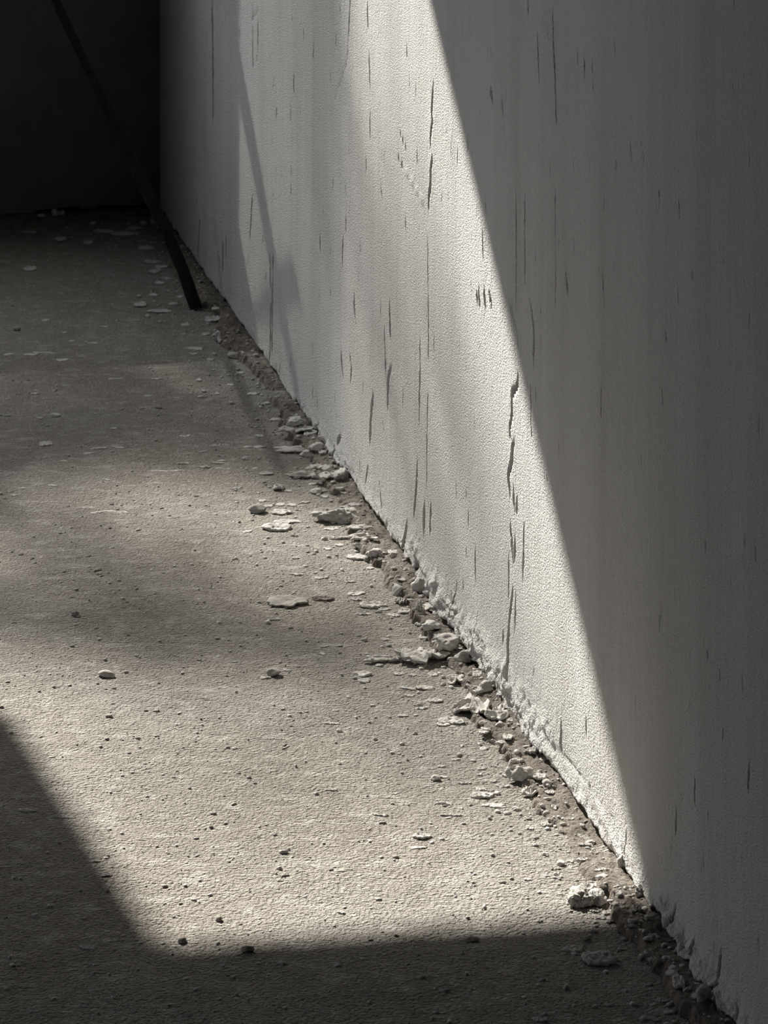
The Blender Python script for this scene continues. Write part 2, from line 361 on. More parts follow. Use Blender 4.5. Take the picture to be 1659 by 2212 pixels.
# ------------------------------------------------------------------ floor
def floor_z(X, Y):
    return 0.0016 * fbm(X * 14, Y * 14, seed=61) + 0.0009 * fbm(X * 60, Y * 60, seed=62, octv=2)
def build_floor():
    S = np.concatenate([[-0.28, -0.1], np.arange(-0.04, 4.2, 0.0065), [4.3, 4.6, 5.2, 6.5, ROOM_S]])
    U = np.concatenate([[-0.05], np.arange(-0.03, 1.02, 0.006), [1.1, 1.3, 1.8, 2.6, ROOM_U]])
    SS, UU = np.meshgrid(S, U); P = Wp(SS, UU, 0.0)
    P[..., 2] += floor_z(P[..., 0], P[..., 1])
    o = mesh_obj('floor', P, grid_faces(P.shape[0], P.shape[1]), M['floor'])
    tag(o, 'rough brown-grey concrete floor dusted with plaster', kind='structure')
    # mortar bed left along the foot of the long wall
    S = np.arange(0.0, 4.35, 0.0032); U = np.concatenate([[-0.044], np.arange(-0.03, 0.078, 0.0022)])
    SS, UU = np.meshgrid(S, U); hz = fillet_h(SS, UU); P = Wp(SS, UU, hz)
    o = mesh_obj('baseboard_right', P, grid_faces(P.shape[0], P.shape[1]), M['mortar'])
    tag(o, 'broken brown mortar strip along the foot of the long wall', kind='structure')
    U = np.arange(-0.05, 0.75, 0.004); S = np.concatenate([[-0.05], np.arange(-0.03, 0.14, 0.003)])
    SS, UU = np.meshgrid(S, U); e = 0.085 + 0.02 * vnoise(UU * 7, 3.3, seed=71) + 0.01 * vnoise(UU * 30, 1.3, seed=72)
    hz = -0.005 + (0.016 + 0.004 * fbm(UU * 40, SS * 60, seed=73)) * (1 - sstep(e - 0.012, e, SS))
    P = Wp(SS, UU, hz)
    o = mesh_obj('baseboard_back', P, grid_faces(P.shape[0], P.shape[1])[:, ::-1], M['mortar'])
    tag(o, 'mortar strip along the foot of the dark end wall', kind='structure')
build_floor()

# ------------------------------------------------------------------ end wall with the window that lets the sun in
def build_wall_back():
    u = np.concatenate([[-0.3, -0.1, -0.04], np.arange(-0.002, 0.56, 0.004)]); z = np.concatenate([np.linspace(0, 0.06, 20)[:-1], np.arange(0.06, 0.60, 0.01), [0.8, WIN_Z0]])
    UU, ZZ = np.meshgrid(u, z)
    zb = 0.024 + 0.006 * vnoise(u * 13, 0.2, seed=81) + 0.005 * vnoise(u * 60, 1.2, seed=82) - 0.012 * (1 - sstep(0.16, 0.30, u)) * 0 - 0.010 * sstep(0.20, 0.30, u)
    Z = np.where(ZZ < 0.06, zb[None, :] + ZZ * (0.06 - zb[None, :]) / 0.06, ZZ)
    D = 0.002 * fbm(UU * 12, Z * 3, seed=83)
    V = Wp(np.vstack([np.full((2, len(u)), -0.06), D]), np.vstack([UU[:2], UU]), np.vstack([np.full((1, len(u)), -0.03), Z[:1] + 0.003, Z]))
    fs = [tuple(f) for f in grid_faces(V.shape[0], V.shape[1])]
    verts = [tuple(p) for p in V.reshape(-1, 3)]
    def prism(poly):                     # polygon in (u, z), through the wall's thickness
        k = len(verts); n = len(poly)
        for s in (-0.0005, -WALL_T):
            for (a, b) in poly: verts.append(tuple(Wp(s, a, b)))
        fs.append(tuple(k + i for i in range(n))); fs.append(tuple(k + n + i for i in reversed(range(n))))
        for i in range(n):
            j = (i + 1) % n; fs.append((k + i, k + n + i, k + n + j, k + j))
    prism([(-0.3, WIN_Z0), (-0.3, ROOM_Z), (WIN_U0, ROOM_Z), (WIN_U0, WIN_Z0)])
    prism([(0.555, -0.05), (0.555, WIN_Z0), (2.7, WIN_Z0), (2.7, -0.05)])
    prism([(WIN_U0, WIN_Z1 + 0.035), (WIN_U0, ROOM_Z), (3.9, ROOM_Z), (3.9, WIN_Z1 - 0.13), (1.72 + DU, WIN_Z1 - 0.03)])
    prism([(2.7, -0.05), (2.7, WIN_Z1), (3.9, WIN_Z1), (3.9, -0.05)])
    # block added under the lintel, shaped to cut the sunlit patch's left edge
    prism([(1.72 + DU, WIN_Z1 - 0.02), (2.7, WIN_Z1 - 0.02), (2.7, 2.24 + DZ), (1.64 + DU, 2.285 + DZ), (1.585 + DU, 2.33 + DZ)])
    # outer leaf behind the plaster skin
    k = len(verts)
    for s in (-0.10, -WALL_T):
        for (a, b) in ((-0.3, -0.05), (-0.3, WIN_Z0), (0.555, WIN_Z0), (0.555, -0.05)): verts.append(tuple(Wp(s, a, b)))
    fs.append(tuple(k + i for i in range(4))); fs.append(tuple(k + 4 + i for i in reversed(range(4))))
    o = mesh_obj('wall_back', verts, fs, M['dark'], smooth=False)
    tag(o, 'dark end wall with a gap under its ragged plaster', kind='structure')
build_wall_back()
FILL_DOOR_S0, FILL_DOOR_S1, FILL_DOOR_Z, FILL_PASS = 2.25, 3.25, 2.05, 1.55  # unseen doorway and passage, added to brighten the shaded long wall
tag(boxes('wall_left', [(-WALL_T, FILL_DOOR_S0, ROOM_U, ROOM_U + 0.2, -0.05, ROOM_Z), (FILL_DOOR_S1, ROOM_S, ROOM_U, ROOM_U + 0.2, -0.05, ROOM_Z), (FILL_DOOR_S0, FILL_DOOR_S1, ROOM_U, ROOM_U + 0.2, FILL_DOOR_Z, ROOM_Z),
    (FILL_DOOR_S0 - 0.15, FILL_DOOR_S0, ROOM_U + 0.2, ROOM_U + FILL_PASS, -0.05, ROOM_Z), (FILL_DOOR_S1, FILL_DOOR_S1 + 0.15, ROOM_U + 0.2, ROOM_U + FILL_PASS, -0.05, ROOM_Z), (FILL_DOOR_S0 - 0.15, FILL_DOOR_S1 + 0.15, ROOM_U + 0.2, ROOM_U + FILL_PASS, FILL_DOOR_Z, FILL_DOOR_Z + 0.15),
    (FILL_DOOR_S0 - 0.15, FILL_DOOR_S1 + 0.15, ROOM_U, ROOM_U + FILL_PASS, -0.1, -0.02)], M['masonry']), 'bare masonry wall with a passage added to let in fill light, facing the plastered wall', kind='structure')
tag(boxes('wall_front', [(ROOM_S, ROOM_S + 0.2, -0.2, ROOM_U + 0.2, -0.05, ROOM_Z)], M['masonry']), 'bare masonry wall closing the room behind the viewer', kind='structure')
tag(boxes('ceiling', [(-WALL_T, ROOM_S + 0.2, -0.2, ROOM_U + 0.2, ROOM_Z, ROOM_Z + 0.2)], M['masonry']), 'bare concrete ceiling slab', kind='structure')
tag(boxes('wing_blocker', [(-1.35, -WALL_T, 2.75, 3.0, -0.05, 9.0)], M['masonry']), 'unseen wing added beside the window to shade the corner', kind='structure')  # added out of view; keeps window light off the far corner
tag(boxes('wall_sky_blocker', [(-14.0, -12.0, -25, 25, -0.3, 7.6), (-14.15, -11.85, -25.1, 25.1, 7.6, 7.85)], M['masonry']), 'plain unseen wall added outside to block the low sky', kind='structure')  # added out of view; cuts low sky light on the shaded floor
tag(boxes('ground', [(-60, -WALL_T - 0.001, -40, 40, -0.35, -0.3)], M['ground']), 'bare ground outside the window', kind='structure')

# dusty sash fixed in the corner side of the window: pane, rail and a slanting stay
def pane_material():
    m = bpy.data.materials.new('dusty_glass'); m.use_nodes = True; nt = m.node_tree; nt.nodes.clear()
    out = nd(nt, 'ShaderNodeOutputMaterial'); mix = nd(nt, 'ShaderNodeMixShader')
    at = nd(nt, 'ShaderNodeAttribute', attribute_name='dust')
    nt.links.new(math_n(nt, 'MULTIPLY', at.outputs['Fac'], 0.55), mix.inputs[0])
    t = nd(nt, 'ShaderNodeBsdfTransparent')
    nt.links.new(mixc(nt, at.outputs['Fac'], (0.96, 0.97, 0.97), (0.42, 0.46, 0.47)), t.inputs[0])
    d = nd(nt, 'ShaderNodeBsdfTranslucent'); d.inputs[0].default_value = (0.70, 0.73, 0.74, 1)
    nt.links.new(t.outputs[0], mix.inputs[1]); nt.links.new(d.outputs[0], mix.inputs[2]); nt.links.new(mix.outputs[0], out.inputs[0])
    return m
def slab(name, poly, s0, s1, material, parent):
    n = len(poly); V = [Wp(a, u, z) for a in (s0, s1) for (u, z) in poly]
    Fc = [tuple(range(n)), tuple(n + i for i in reversed(range(n)))] + [(i, n + i, n + (i + 1) % n, (i + 1) % n) for i in range(n)]
    return mesh_obj(name, V, Fc, material, smooth=False, parent=parent)
win = tag(bpy.data.objects.new('window_1', None), 'dusty window sash beside the room corner', kind='structure'); col.objects.link(win)
PANE = pane_material()
_uu, _zz = np.meshgrid(np.linspace(WIN_U0, 0.80, 24), np.linspace(WIN_Z0, WIN_Z1, 24))
_pn = mesh_obj('pane', Wp(-0.02, _uu, _zz), grid_faces(24, 24), PANE, smooth=False, parent=win)
_ed = 0.60 + 0.075 * (_zz - 1.2) / 1.3
_pn.data.attributes.new('dust', 'FLOAT', 'POINT').data.foreach_set('value', (1 - sstep(-0.045, 0.06, _uu - _ed - 0.015 * vnoise(_zz * 6, 1.1, seed=401))).ravel().astype(np.float32))
slab('rail', [(WIN_U0, 1.258), (0.50, 1.285), (0.56, 1.325), (0.56, 1.335), (0.50, 1.35), (WIN_U0, 1.352)], -0.016, -0.002, M['stick'], win)
slab('stay', [(0.388, 0.985), (0.386, 1.012), (0.512, 1.50), (0.53, 1.515), (0.548, 1.50), (0.535, 1.49), (0.475, 1.262)], -0.014, -0.004, M['stick'], win)

# daylight portal in the window
pl = bpy.data.lights.new('window_portal', 'AREA'); po = bpy.data.objects.new('window_portal', pl); col.objects.link(po)
pl.shape = 'RECTANGLE'; pl.size = WIN_U1 - WIN_U0 + 0.04; pl.size_y = WIN_Z1 - WIN_Z0 + 0.04; pl.cycles.is_portal = True
po.location = Wp(-WALL_T - 0.02, (WIN_U0 + WIN_U1) / 2, (WIN_Z0 + WIN_Z1) / 2)
po.rotation_euler = Vector(-WD).to_track_quat('-Z', 'Y').to_euler()

pl2 = bpy.data.lights.new('fill_doorway_portal', 'AREA'); po2 = bpy.data.objects.new('fill_doorway_portal', pl2); col.objects.link(po2)  # sampling portal for the added fill doorway
pl2.shape = 'RECTANGLE'; pl2.size = FILL_DOOR_S1 - FILL_DOOR_S0 + 0.02; pl2.size_y = FILL_DOOR_Z + 0.05; pl2.cycles.is_portal = True
po2.location = Wp((FILL_DOOR_S0 + FILL_DOOR_S1) / 2, ROOM_U + FILL_PASS + 0.02, FILL_DOOR_Z / 2)
po2.rotation_euler = Vector(-N).to_track_quat('-Z', 'Y').to_euler()

# ------------------------------------------------------------------ debris builders
_ico = {}
def ico(sub):
    if sub not in _ico:
        import bmesh
        bm = bmesh.new(); bmesh.ops.create_icosphere(bm, subdivisions=sub, radius=1.0)
        bm.verts.ensure_lookup_table()
        _ico[sub] = (np.array([v.co[:] for v in bm.verts]), np.array([[v.index for v in f.verts] for f in bm.faces])); bm.free()
    return _ico[sub]
def chunk_verts(w, d, h, seed, sub=4, rough=0.35, lobes=1.6):
    v, f = ico(sub); v = v.copy(); o = seed * 3.17
    rg = np.random.RandomState(seed)
    for k in range(9):                                                     # broken faces
        n = rg.normal(size=3); n /= np.linalg.norm(n); t = rg.uniform(0.5, 0.85)
        v -= np.maximum(0, v @ n - t)[:, None] * n
    r = 1 + 0.26 * fbm(v[:, 0] * lobes + o, v[:, 1] * lobes, v[:, 2] * lobes, seed=seed) * 1.6
    r += rough * 0.55 * ridge(v[:, 0] * 3.1 + o, v[:, 1] * 3.1, v[:, 2] * 3.1, seed=seed + 3, octv=3) * 0.6
    if sub >= 4: r += rough * 0.20 * fbm(v[:, 0] * 11 + o, v[:, 1] * 11, v[:, 2] * 11, seed=seed + 5)
    v *= r[:, None]
    mn, mx = v.min(0), v.max(0); v = (v - (mn + mx) / 2) / (mx - mn)
    z = v[:, 2]; z = np.where(z < -0.22, -0.22 + (z + 0.22) * 0.35, z)      # flattened seat
    v[:, 2] = (z - z.min()) / (z.max() - z.min())
    return v * np.array([w, d, h]), f
def pebble_verts(w, d, h, seed, sub=2):
    v, f = ico(sub); rng = np.random.RandomState(seed); v = v.copy()
    for k in range(7):                                                     # planar chips make it angular
        n = rng.normal(size=3); n /= np.linalg.norm(n); t = rng.uniform(0.55, 0.85)
        dd = v @ n; v -= np.maximum(0, dd - t)[:, None] * n
    v *= (1 + 0.08 * vnoise(v[:, 0] * 4 + seed, v[:, 1] * 4, v[:, 2] * 4, seed=seed))[:, None]
    mn, mx = v.min(0), v.max(0); v = (v - (mn + mx) / 2) / (mx - mn); v[:, 2] += 0.5
    return v * np.array([w, d, h]), f
def flake_verts(w, d, h, seed, rings=9, seg=30, crumple=0.0, thick=None, curl=0.5, jag=1.0):
    rng = np.random.RandomState(seed)
    th = np.linspace(0, 2 * np.pi, seg, endpoint=False)
    R = 1 + 0.45 * vnoise(np.cos(th) * 1.5 + seed, np.sin(th) * 1.5, seed=seed) + 0.24 * vnoise(np.cos(th) * 4 + seed, np.sin(th) * 4, seed=seed + 1) + 0.10 * vnoise(np.cos(th) * 11 + seed, np.sin(th) * 11, seed=seed + 2)
    R = np.maximum(1 + (R - 1) * jag, 0.4)
    t = thick if thick else min(0.0045, 0.45 * h + 0.0008)
    rr = np.linspace(0, 1, rings + 1)[1:]
    X = (rr[:, None] * R[None, :] * np.cos(th)); Y = (rr[:, None] * R[None, :] * np.sin(th))
    X = np.concatenate([[0], X.ravel()]); Y = np.concatenate([[0], Y.ravel()])
    mx = max(np.ptp(X), 1e-6); X = (X - (X.max() + X.min()) / 2) / np.ptp(X); Y = (Y - (Y.max() + Y.min()) / 2) / np.ptp(Y)
    ang = rng.uniform(0, np.pi); a = X * np.cos(ang) + Y * np.sin(ang)
    base = curl * (a * a * 4) * 0.5 + 0.25 * (vnoise(X * 2.5 + seed, Y * 2.5, seed=seed + 7) + 0.6) * curl + rng.uniform(-0.25, 0.25) * curl * (X + 0.5)
    cr = crumple * (0.9 * ridge((X * np.cos(ang + 1) + Y * np.sin(ang + 1)) * 3.6 + seed, (Y * np.cos(ang + 1) - X * np.sin(ang + 1)) * 1.5, seed=seed + 9, octv=2) + 0.14 * fbm(X * 8, Y * 8 + seed, seed=seed + 11))
    sh = base + cr; sh -= sh.min(); top = max(h - t, 0.0006)
    sh = sh / max(sh.max(), 1e-6) * top
    det = (0.45 * fbm(X * 9 + seed, Y * 9, seed=seed + 4, octv=2) + 0.25 * ridge(X * 5, Y * 5 + seed, seed=seed + 6, octv=2)) * t * (0.5 if crumple > 1 else 1.0)
    rad = np.sqrt((X * 2) ** 2 + (Y * 2) ** 2)
    edge = 1 - 0.55 * sstep(0.75, 1.05, rad)
    tv = np.stack([X * w, Y * d, sh + t * edge + det], 1); bv = np.stack([X * w * 0.985, Y * d * 0.985, sh * 0.96], 1)
    nv = len(tv); faces = []
    for k in range(seg):
        k2 = (k + 1) % seg
        faces.append((0, 1 + k, 1 + k2)); faces.append((nv, nv + 1 + k2, nv + 1 + k))
        for r in range(rings - 1):
            a0, a1, b0, b1 = 1 + r * seg + k, 1 + r * seg + k2, 1 + (r + 1) * seg + k, 1 + (r + 1) * seg + k2
            faces.append((a0, b0, b1, a1)); faces.append((nv + a0, nv + a1, nv + b1, nv + b0))
        e0, e1 = 1 + (rings - 1) * seg + k, 1 + (rings - 1) * seg + k2
        faces.append((e0, nv + e0, nv + e1, e1))
    return np.vstack([tv, bv]), faces
def ridge_verts(w, d, h, seed, n=40):                                       # a low worm of squeezed-out plaster
    x = np.linspace(-0.5, 0.5, n); yc = 0.35 * vnoise(x * 3 + seed, 0.7, seed=seed) + 0.12 * vnoise(x * 11 + seed, 2.7, seed=seed + 1)
    taper = np.sqrt(np.clip(1 - (2 * np.abs(x)) ** 3, 0.02, 1)) * (0.7 + 0.4 * vnoise(x * 9 + seed, 5.5, seed=seed + 2))
    V, Fc = [], []
    k = 9
    for i in range(n):
        for j in range(k):
            a = np.pi * j / (k - 1)
            q = 1 + 0.25 * float(vnoise(x[i] * 30 + seed, a * 2, seed=seed + 3))
            V.append((x[i] * w, d * (yc[i] * 0.8 - 0.5 * 0.5 * np.cos(a) * taper[i] * q), h * np.sin(a) * taper[i] * q - 0.0006))
    for i in range(n - 1):
        for j in range(k - 1):
            a = i * k + j; Fc.append((a, a + k, a + k + 1, a + 1))
        Fc.append((i * k, i * k + k - 1, (i + 1) * k + k - 1, (i + 1) * k))
    Fc.append(tuple(range(k))); Fc.append(tuple((n - 1) * k + j for j in reversed(range(k))))
    return np.array(V), Fc

G = dict(flake=('plaster_flake', 'flake'), crump=('crumpled_plaster', 'plaster'), chunk=('plaster_chunk', 'chunk'), pebble=('pebble', 'pebble'), worm=('plaster_ridge', 'ridge'), dpeb=('pebble', 'pebble'), splat=('plaster_splash', 'splash'), slab=('plaster_flake', 'flake'))
PLACED = []
LANDMARKS = [(1267, 1941, 'the two-lobed lump'), (1295, 2071, 'the broad oval slab'), (1128, 1672, 'the oval folded lump'), (1038, 1532, 'the pile of three scraps'), (912, 1421, 'the long crumpled sheet'),
    (905, 1331, 'the slab standing on edge'), (861, 1278, 'the upright nugget'), (725, 1117, 'the long knobbly chunk'), (597, 1138, 'the smooth oval disc'), (772, 1203, 'the arched flake'), (804, 1306, 'the domed oval flake'),
    (655, 1026, 'the bumpy plaster rope'), (655, 973, 'the long low crust'), (505, 768, 'the pale rounded nugget'), (424, 668, 'the foot of the stick'), (65, 579, 'the lone flake near the end wall'), (100, 958, 'the cupped flake'),
    (405, 938, 'the crescent curl'), (230, 1457, 'the flat-based stone'), (591, 1455, 'the dark humped stone'), (535, 2052, 'the dark pebble pair'), (1020, 2030, 'the dark flat pebble'), (163, 1327, 'the dark upright pebble'),
    (912, 1806, 'the white grainy flake'), (1042, 1716, 'the boat-shaped flake'), (1466, 2120, 'the angular flake in shade'), (620, 1297, 'the crusty mound'), (783, 1455, 'the layered flake')]
def ground_at(P):
    s, u = su(P)
    z = float(floor_z(P[0], P[1]))
    if -0.04 < u < 0.075 and 0 < s < 4.35: z = max(z, float(fillet_h(np.array(s), np.array(u))))
    return z
def put(kind, px, py, wpx, hpx, label=None, group=None, rot=0.0, tall=None, seed=None, tilt=0.0, lift=0.0, name=None, lob=1.9, rough=0.5, jag=None, mt=None):
    """kind at photo pixel (px, py = centre), wpx wide and hpx high in the photo; the floor or mortar strip it lies on gives its distance."""
    seed = seed if seed is not None else len(PLACED) * 7 + 13
    k = (py - YH) / F                                      # sine-like foreshortening of the floor
    scale = (py - YH) / H
    w = wpx / scale
    hm = hpx / scale                                       # apparent height in metres
    if kind in ('flake',):      h = max(0.0022, hm * 0.34); d = max(0.006, (hm - 0.75 * h) / k)
    elif kind == 'slab':        h = max(0.003, hm * 0.42); d = max(0.006, (hm - 0.8 * h) / k)
    elif kind == 'crump':       h = hm * 0.62; d = max(0.012, (hm - 0.62 * h) / k)
    elif kind == 'chunk':       h = hm * 0.74; d = max(0.012, min(1.1 * w, (hm - 0.6 * h) / k))
    elif kind in ('pebble', 'dpeb'): h = hm * 0.78; d = max(0.6 * w, min(1.1 * w, (hm - 0.6 * h) / k))
    elif kind == 'worm':        h = max(0.002, hm * 0.35); d = max(0.008, (hm - 0.4 * h) / k)
    elif kind == 'splat':       h = 0.0016; d = hm / k
    if tall: h = tall / scale; d = max(0.010, min(w, (hm - 0.7 * h) / k)) if hm > h * 0.7 else 0.4 * w
    d = min(d, 2.2 * w) if kind not in ('splat',) else d
    P = fl(px, py + 0.15 * hpx)
    for _ in range(2):
        g = ground_at(P); P = fl(px, py + 0.15 * hpx, max(g, 0.0) )
    P = P.copy(); P[2] = g - 0.0007 - (0.10 * h if kind in ('pebble', 'dpeb', 'chunk') else 0) + lift
    m = M['plaster']
    if name == 'plaster_lump':
        a, fa = chunk_verts(w * 0.66, d, h, seed, 5, rough=0.55); b2, fb = chunk_verts(w * 0.50, d * 0.9, h * 0.86, seed + 1, 5, rough=0.5); c, fc2 = chunk_verts(w * 0.34, d * 0.6, h * 0.55, seed + 4, 4)
        a[:, 0] -= 0.16 * w; b2[:, 0] += 0.24 * w; b2[:, 1] += 0.05 * d; c[:, 0] -= 0.12 * w; c[:, 1] += 0.12 * d; c[:, 2] += 0.50 * h
        v = np.vstack([a, b2, c]); f = np.vstack([fa, fb + len(a), fc2 + len(a) + len(b2)])
    elif kind == 'chunk': v, f = chunk_verts(w, d, h, seed, (5 if wpx > 80 else 4) if wpx > 34 else 3, rough, lob)
    elif kind in ('pebble', 'dpeb'): v, f = pebble_verts(w, d, h, seed, 3 if wpx > 18 else 2); m = M['stone'] if kind == 'dpeb' else M['plaster']
    elif kind == 'flake': v, f = flake_verts(w, d, h, seed, *((9, 30) if wpx > 24 else (5, 16)), crumple=0.25, curl=0.7)
    elif kind == 'slab': v, f = flake_verts(w, d, h, seed, 12, 40, crumple=0.12, thick=0.55 * h, curl=0.35 if jag is None else 0.12, jag=0.5 if jag is None else jag)
    elif kind == 'crump': v, f = flake_verts(w, d, h, seed, 16, 48, crumple=1.25, curl=1.1, thick=0.003)
    elif kind == 'worm': v, f = ridge_verts(w, d, h, seed)
    else: v, f = flake_verts(w, d, h, seed, 8, 40, crumple=0.0, thick=0.0006, curl=0.02)
    if kind == 'splat': m = M['splash']
    if mt: m = M[mt]
    nm, cat = G[kind]
    o = mesh_obj(name or nm, v, f, m, smooth=kind not in ('pebble', 'dpeb'))
    o.location = P; o.rotation_euler = (0, tilt, rot)
    s, u = su(P)
    if label is None:
        word = {'flake': 'thin plaster flake', 'slab': 'thick plaster flake', 'crump': 'crumpled plaster scrap', 'chunk': 'plaster lump', 'pebble': 'angular plaster crumb', 'dpeb': 'dark grit pebble', 'worm': 'low dried plaster ridge', 'splat': 'flat plaster splash'}[kind]
        size = 'tiny' if wpx < 16 else 'small' if wpx < 27 else 'long' if wpx > 4 * hpx else 'pale'
        lm = min(LANDMARKS, key=lambda a: np.linalg.norm(fl(a[0], a[1]) - np.array([P[0], P[1], 0])))
        dist = np.linalg.norm(fl(lm[0], lm[1]) - np.array([P[0], P[1], 0]))
        if s < 0.30: zone = 'at the foot of the dark end wall'
        else:
            place = 'on the mortar strip' if u < 0.05 else 'on the floor'
            zone = place + ((' close to ' if dist < 0.11 else ' out from ') + lm[2])
        label = size + ' ' + word + ' ' + zone; group = label.replace(word, word + ('es' if word.endswith('sh') else 's'))
    if rot == 0.0 and kind in ('flake', 'slab', 'pebble', 'dpeb') and group: o.rotation_euler[2] = random.Random(seed).uniform(-0.35, 0.35)
    tag(o, label, cat, group)
    PLACED.append(o); return o

# ------------------------------------------------------------------ the stick leaning in the corner
def build_stick():
    base = fl(424, 668); pts = [base]
    def ray(px, py, d): return np.array([(px - CX) / F * d, d, H - (py - YH) / F * d])
    bx, by = 424, 668
    chain = [(424, 668, base[1], 0.0125), (396, 585, base[1] + 0.025, 0.0118), (366, 512, base[1] + 0.05, 0.0122), (340, 462, base[1] + 0.07, 0.0116), (285, 343, base[1] + 0.115, 0.0108), (225, 222, base[1] + 0.165, 0.0102),
             (165, 96, base[1] + 0.215, 0.0096), (122, 4, base[1] + 0.25, 0.0092)]
    P = [ray(a, b, d) for a, b, d, r in chain]; R = [r for *_, r in chain]
    P[0][2] = 0.0
    dirv = P[-1] - P[-3]
    q = P[-1].copy()
    while True:                                   # it goes on up until it rests against the end wall
        q = q + dirv * 0.5
        s, u = su(q)
        if s < 0.012: break
        P.append(q.copy()); R.append(0.009)
        if len(P) > 40: break
    k = 14; V = []; fc = []
    path = []
    for i in range(len(P) - 1):
        for t in np.linspace(0, 1, 9)[:-1]: path.append((P[i] * (1 - t) + P[i + 1] * t, R[i] * (1 - t) + R[i + 1] * t))
    path.append((P[-1], R[-1]))
    for i, (p, r) in enumerate(path):
        a = path[min(i + 1, len(path) - 1)][0] - path[max(i - 1, 0)][0]; a /= np.linalg.norm(a)
        x = np.cross(a, [0, 1, 0]); x /= np.linalg.norm(x); y = np.cross(a, x)
        for j in range(k):
            th = 2 * np.pi * j / k
            rr = r * (1 + 0.10 * float(vnoise(i * 0.25, th * 1.2, seed=91)) + 0.05 * float(vnoise(i * 0.9, th * 2, seed=92)))
            V.append(p + rr * (np.cos(th) * x + np.sin(th) * y))
    n = len(path)
    for i in range(n - 1):
        for j in range(k): fc.append((i * k + j, i * k + (j + 1) % k, (i + 1) * k + (j + 1) % k, (i + 1) * k + j))
    fc.append(tuple(reversed(range(k)))); fc.append(tuple((n - 1) * k + j for j in range(k)))
    V = np.array(V); V[:, 2] = np.maximum(V[:, 2], 0.0005)
    loc = base.copy()
    o = mesh_obj('leaning_stick', V - loc, fc, M['stick'], loc=loc)
    tag(o, 'thin dark slightly bent stick leaning from the floor to the end wall', 'stick')
build_stick()

# ------------------------------------------------------------------ debris, piece by piece
WFOOT = 'beside the wall foot'
put('chunk', 1267, 1941, 92, 52, 'largest plaster lump with two lobes, beside the sunlit end of the mortar strip', seed=5, name='plaster_lump')
put('crump', 1294, 1914, 58, 26, 'crumpled plaster scrap tucked behind the largest two-lobed lump', seed=8)
put('slab', 1295, 2071, 80, 40, 'broad oval plaster slab lying wholly in the shadow by the wall', seed=21, rot=-0.12, jag=0.35)
put('flake', 1237, 2046, 50, 20, 'flat plaster flake at the shadow edge, beside the broad oval slab', seed=22)
put('chunk', 1128, 1672, 62, 44, 'oval folded plaster lump tilted against the mortar strip', seed=31, rot=0.5)
put('flake', 1095, 1673, 30, 12, 'pointed plaster flake poking from under the oval folded lump')
put('crump', 1004, 1528, 66, 48, 'jagged white plaster scrap in the pile of three by the wall', seed=41, rot=0.4)
put('crump', 1038, 1532, 48, 46, 'upright crinkled plaster scrap, middle one of the pile of three', seed=44)
put('crump', 1070, 1545, 58, 42, 'ribbed plaster scrap of the pile of three, against the wall', seed=47)
put('slab', 975, 1556, 58, 22, 'flat grainy plaster flake below the pile of three scraps', seed=51)
put('slab', 957, 1564, 30, 13, 'smooth wedge of plaster overlapping the flat grainy flake', seed=52)
put('crump', 912, 1421, 124, 46, 'long crumpled plaster sheet with upturned peaks', seed=61)
put('crump', 828, 1425, 88, 18, 'tapering plaster tail trailing from the long crumpled sheet', seed=63)
put('chunk', 965, 1392, 58, 44, 'knotted plaster lump wedged between long sheet and wall', seed=71)
put('chunk', 1002, 1420, 46, 42, 'grainy plaster lump against the wall beside the knotted lump', seed=73)
put('chunk', 1047, 1488, 44, 34, 'hollowed plaster lump on the mortar strip above the pile of three', seed=75)
put('crump', 986, 1470, 40, 28, 'curled plaster scrap with two raised horns', seed=77)
put('slab', 905, 1331, 18, 46, 'plaster slab standing on edge against the mortar strip', seed=81, tall=44)
put('crump', 942, 1318, 56, 34, 'folded plaster scrap lying on the mortar strip beside the standing slab', seed=83)
put('chunk', 932, 1352, 42, 26, 'rounded plaster lump just below the folded scrap on the strip', seed=84)
put('chunk', 903, 1272, 30, 40, 'plaster lump peeling off the wall above the mortar strip', seed=85, tall=36)
put('chunk', 861, 1278, 30, 30, 'upright plaster nugget on the floor edge of the mortar strip', seed=87, tall=24)
put('crump', 865, 1299, 26, 18, 'small plaster scrap in front of the upright nugget', seed=88)
put('chunk', 725, 1117, 112, 38, 'long knobbly mortar chunk lying end-on to the wall', seed=91, tall=30, lob=2.6, rough=0.7)
put('slab', 716, 1141, 34, 10, 'pale arched plaster flake in front of the long knobbly chunk')
put('flake', 770, 1138, 40, 12, 'plaster flake under the wall end of the long knobbly chunk')
put('slab', 597, 1138, 66, 22, 'smooth oval plaster disc out from the long knobbly chunk', seed=95, jag=0.22)
put('dpeb', 556, 1102, 40, 24, 'brown faceted stone beside the smooth oval plaster disc', seed=97, name='stone', tall=20)
put('slab', 609, 1106, 48, 16, 'brown-centred plaster flake between the faceted stone and the long chunk', seed=99)
put('flake', 622, 1126, 66, 12, 'ragged plaster strip just behind the smooth oval disc')
put('crump', 785, 1162, 66, 18, 'ribbed plaster strip reaching the mortar strip near the long chunk', seed=103)
put('crump', 735, 1162, 48, 9, 'thin ribbed plaster sliver leading to the ribbed strip', seed=105)
put('crump', 783, 1178, 42, 22, 'leaf-like plaster scrap leaning on the ribbed strip', seed=107)
put('slab', 772, 1203, 50, 16, 'arched plaster flake bridging over its own shadow', seed=109)
put('chunk', 808, 1194, 36, 24, 'plaster lump behind the arched flake', seed=111)
put('dpeb', 793, 1209, 14, 15, 'round dark pebble at the end of the arched flake')
put('slab', 804, 1306, 56, 18, 'domed oval plaster flake off the mortar strip', seed=115)
put('slab', 603, 1054, 26, 20, 'small three-cornered plaster flake with a raised tip', seed=117, tall=12)
put('pebble', 683, 1063, 26, 14, 'white egg-shaped plaster pebble')
